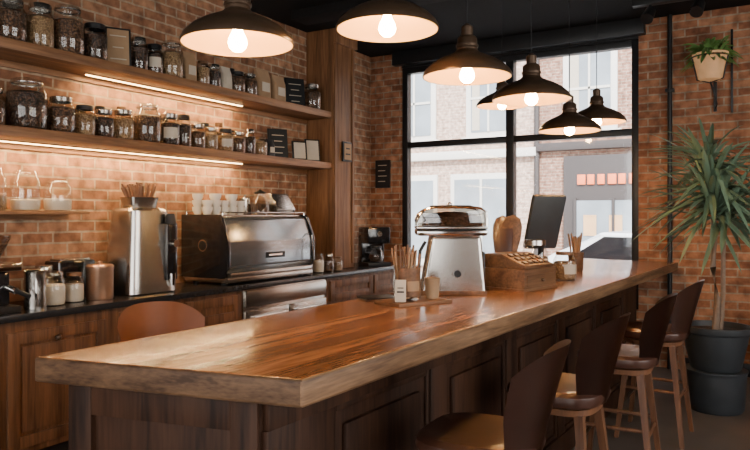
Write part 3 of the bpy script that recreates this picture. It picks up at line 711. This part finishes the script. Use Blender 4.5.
for fl in (1, 2):
    for x in (-24, -21.4, -18.8, -16.2, -13.6, -11.2, -8.8, -6.6, -4.0, -1.6, .8, 3.2, 5.6):
        z0 = .7+fl*3.0
        b.bx(x-.65, x+.65, 16.93, 17.0, z0-.14, z0+1.95, M_stonep, .01); b.bx(x-.50, x+.50, 16.91, 16.95, z0, z0+1.8, M_shopglass)
        b.bx(x-.025, x+.025, 16.88, 16.93, z0, z0+1.8, M_white); b.bx(x-.5, x+.5, 16.88, 16.93, z0+.87, z0+.93, M_white)
        b.bx(x-.46, x-.25, 16.895, 16.915, z0+.05, z0+1.75, M_paper); b.bx(x-.75, x+.75, 16.84, 17.0, z0-.22, z0-.13, M_stonep, .01)
b.bx(-26, -5.3, 16.80, 17.0, 3.0, 3.22, M_stonep, .02); b.bx(-5.3, 8, 16.78, 17.0, 3.1, 3.3, M_dark, .02)
b.bx(-26, -5.3, 16.7, 17.0, 7.4, 7.7, M_stonep, .02); b.cyl((-5.3, 16.9, -.1), (-5.3, 16.9, 7.5), .07, M_dark)
for x in (-23, -19.5, -16, -12.2, -9.0, -6.8):
    b.bx(x-.9, x+.9, 16.92, 17.0, .1, 2.6, M_stonep, .01); b.bx(x-.78, x+.78, 16.90, 16.95, .3, 2.45, M_shopglass); b.bx(x-.03, x+.03, 16.86, 16.92, .3, 2.45, M_white)
b.bx(-4.6, -1.4, 16.80, 17.0, -.05, 2.95, M_dark, .01); b.bx(-4.3, -1.6, 16.76, 16.82, .25, 1.85, M_shopglass)
for x in (-4.1, -3.5, -2.9, -2.3): b.bx(x, x+.3, 16.74, 16.77, 1.0, 1.5, M_shopwarm)
for x in (-4.3, -3.4, -2.5, -1.65): b.bx(x-.03, x+.03, 16.70, 16.80, .2, 1.9, M_dark)
for i in range(11): b.bx(-4.25+i*.24, -4.09+i*.24+(.03 if i % 3 == 0 else 0), 16.74, 16.80, 2.24, 2.48, M_sign, .01)
b.obj('street_building')
b = MB()
car = [(-2.1, .25), (2.1, .25), (2.15, .65), (1.9, .85), (1.15, .95), (.55, 1.38), (-1.0, 1.42), (-1.75, 1.0), (-2.12, .92), (-2.18, .6)]
b.prism(car, 'XZ', -.85, .85, M_carw, .06, seg=3)
b.prism([(1.0, .96), (.5, 1.32), (-.1, 1.34), (-.1, .96)], 'XZ', -.862, .862, M_blackgloss); b.prism([(-.2, .96), (-.2, 1.34), (-.95, 1.35), (-1.5, 1.0)], 'XZ', -.862, .862, M_blackgloss)
for x in (-1.3, 1.3):
    for y in (-.86, .66): b.cyl((x, y, .30), (x, y+.2, .30), .30, M_black, seg=28); b.cyl((x, y-.01, .30), (x, y+.21, .30), .17, M_steel, seg=20)
b.bx(-2.2, -2.1, -.75, -.5, .65, .8, M_sign, .01); b.bx(-2.2, -2.1, .5, .75, .65, .8, M_sign, .01)
b.obj('parked_car', (-1.5, 12.2, -.20))

# ------------------------------------------------------------------ lights
def area(name, loc, direction, sx, sy, power, col):
    l = bpy.data.lights.new(name, 'AREA'); l.shape = 'RECTANGLE'; l.size = sx; l.size_y = sy; l.energy = power; l.color = col
    o = bpy.data.objects.new(name, l); scene.collection.objects.link(o); o.location = loc
    o.rotation_euler = Vector(direction).to_track_quat('-Z', 'Y').to_euler(); return o
area('added_fill_right', (XR+0.35, 2.4, 1.9), (-1, 0, -.1), 4.2, 2.4, 105, (1, .86, .70))  # added warm fill light, shining in through the right-wall opening
area('added_fill_back', (-.7, YB-0.4, 1.9), (0, 1, -.1), 4.8, 2.4, 80, (1, .85, .68))  # added warm fill from behind the camera, lights the bar end
def led(name, y0, y1, z, pw):
    l = bpy.data.lights.new(name, 'AREA'); l.shape = 'RECTANGLE'; l.size = .018; l.size_y = y1-y0-.03; l.energy = pw; l.color = (1, .64, .29)
    o = bpy.data.objects.new(name, l); scene.collection.objects.link(o); o.location = (XL+.10, (y0+y1)/2, z)
    o.rotation_euler = (0, 0, 0)
led('shelf_led', 3.1, 4.75, ZS1-.080, 17)
led('shelf_led', 1.6, 4.75, ZS2-.080, 36)
p = area('window_portal', ((WX0+WX1)/2, YW+0.22, (WZ0+WZ1)/2), (0, -1, 0), WX1-WX0, WZ1-WZ0, 10, (1, 1, 1)); p.data.cycles.is_portal = True
s = bpy.data.lights.new('sun', 'SUN'); s.energy = 16; s.angle = rad(3); s.color = (1, .96, .9)
so = bpy.data.objects.new('sun', s); scene.collection.objects.link(so); so.rotation_euler = Vector((-.35, .8, -.65)).to_track_quat('-Z', 'Y').to_euler()
wd = bpy.data.worlds.new('sky'); scene.world = wd; wd.use_nodes = True; nt = wd.node_tree
bg = nt.nodes['Background']; bg.inputs[1].default_value = 5.5
tc = nt.nodes.new('ShaderNodeTexCoord'); sp = nt.nodes.new('ShaderNodeSeparateXYZ'); rp = nt.nodes.new('ShaderNodeValToRGB')
nt.links.new(tc.outputs['Generated'], sp.inputs[0]); nt.links.new(sp.outputs[2], rp.inputs[0]); nt.links.new(rp.outputs[0], bg.inputs[0])
rp.color_ramp.elements[0].color = (.95, .95, .96, 1); rp.color_ramp.elements[1].color = (.76, .84, 1, 1)

# ------------------------------------------------------------------ camera
cam = bpy.data.cameras.new('camera'); co = bpy.data.objects.new('camera', cam); scene.collection.objects.link(co)
cam.sensor_width = 36; cam.lens = 680/750*36; cam.shift_y = -10/750
co.location = (0, 0, 1.5); co.rotation_euler = (rad(90), 0, rad(30.8))
scene.camera = co
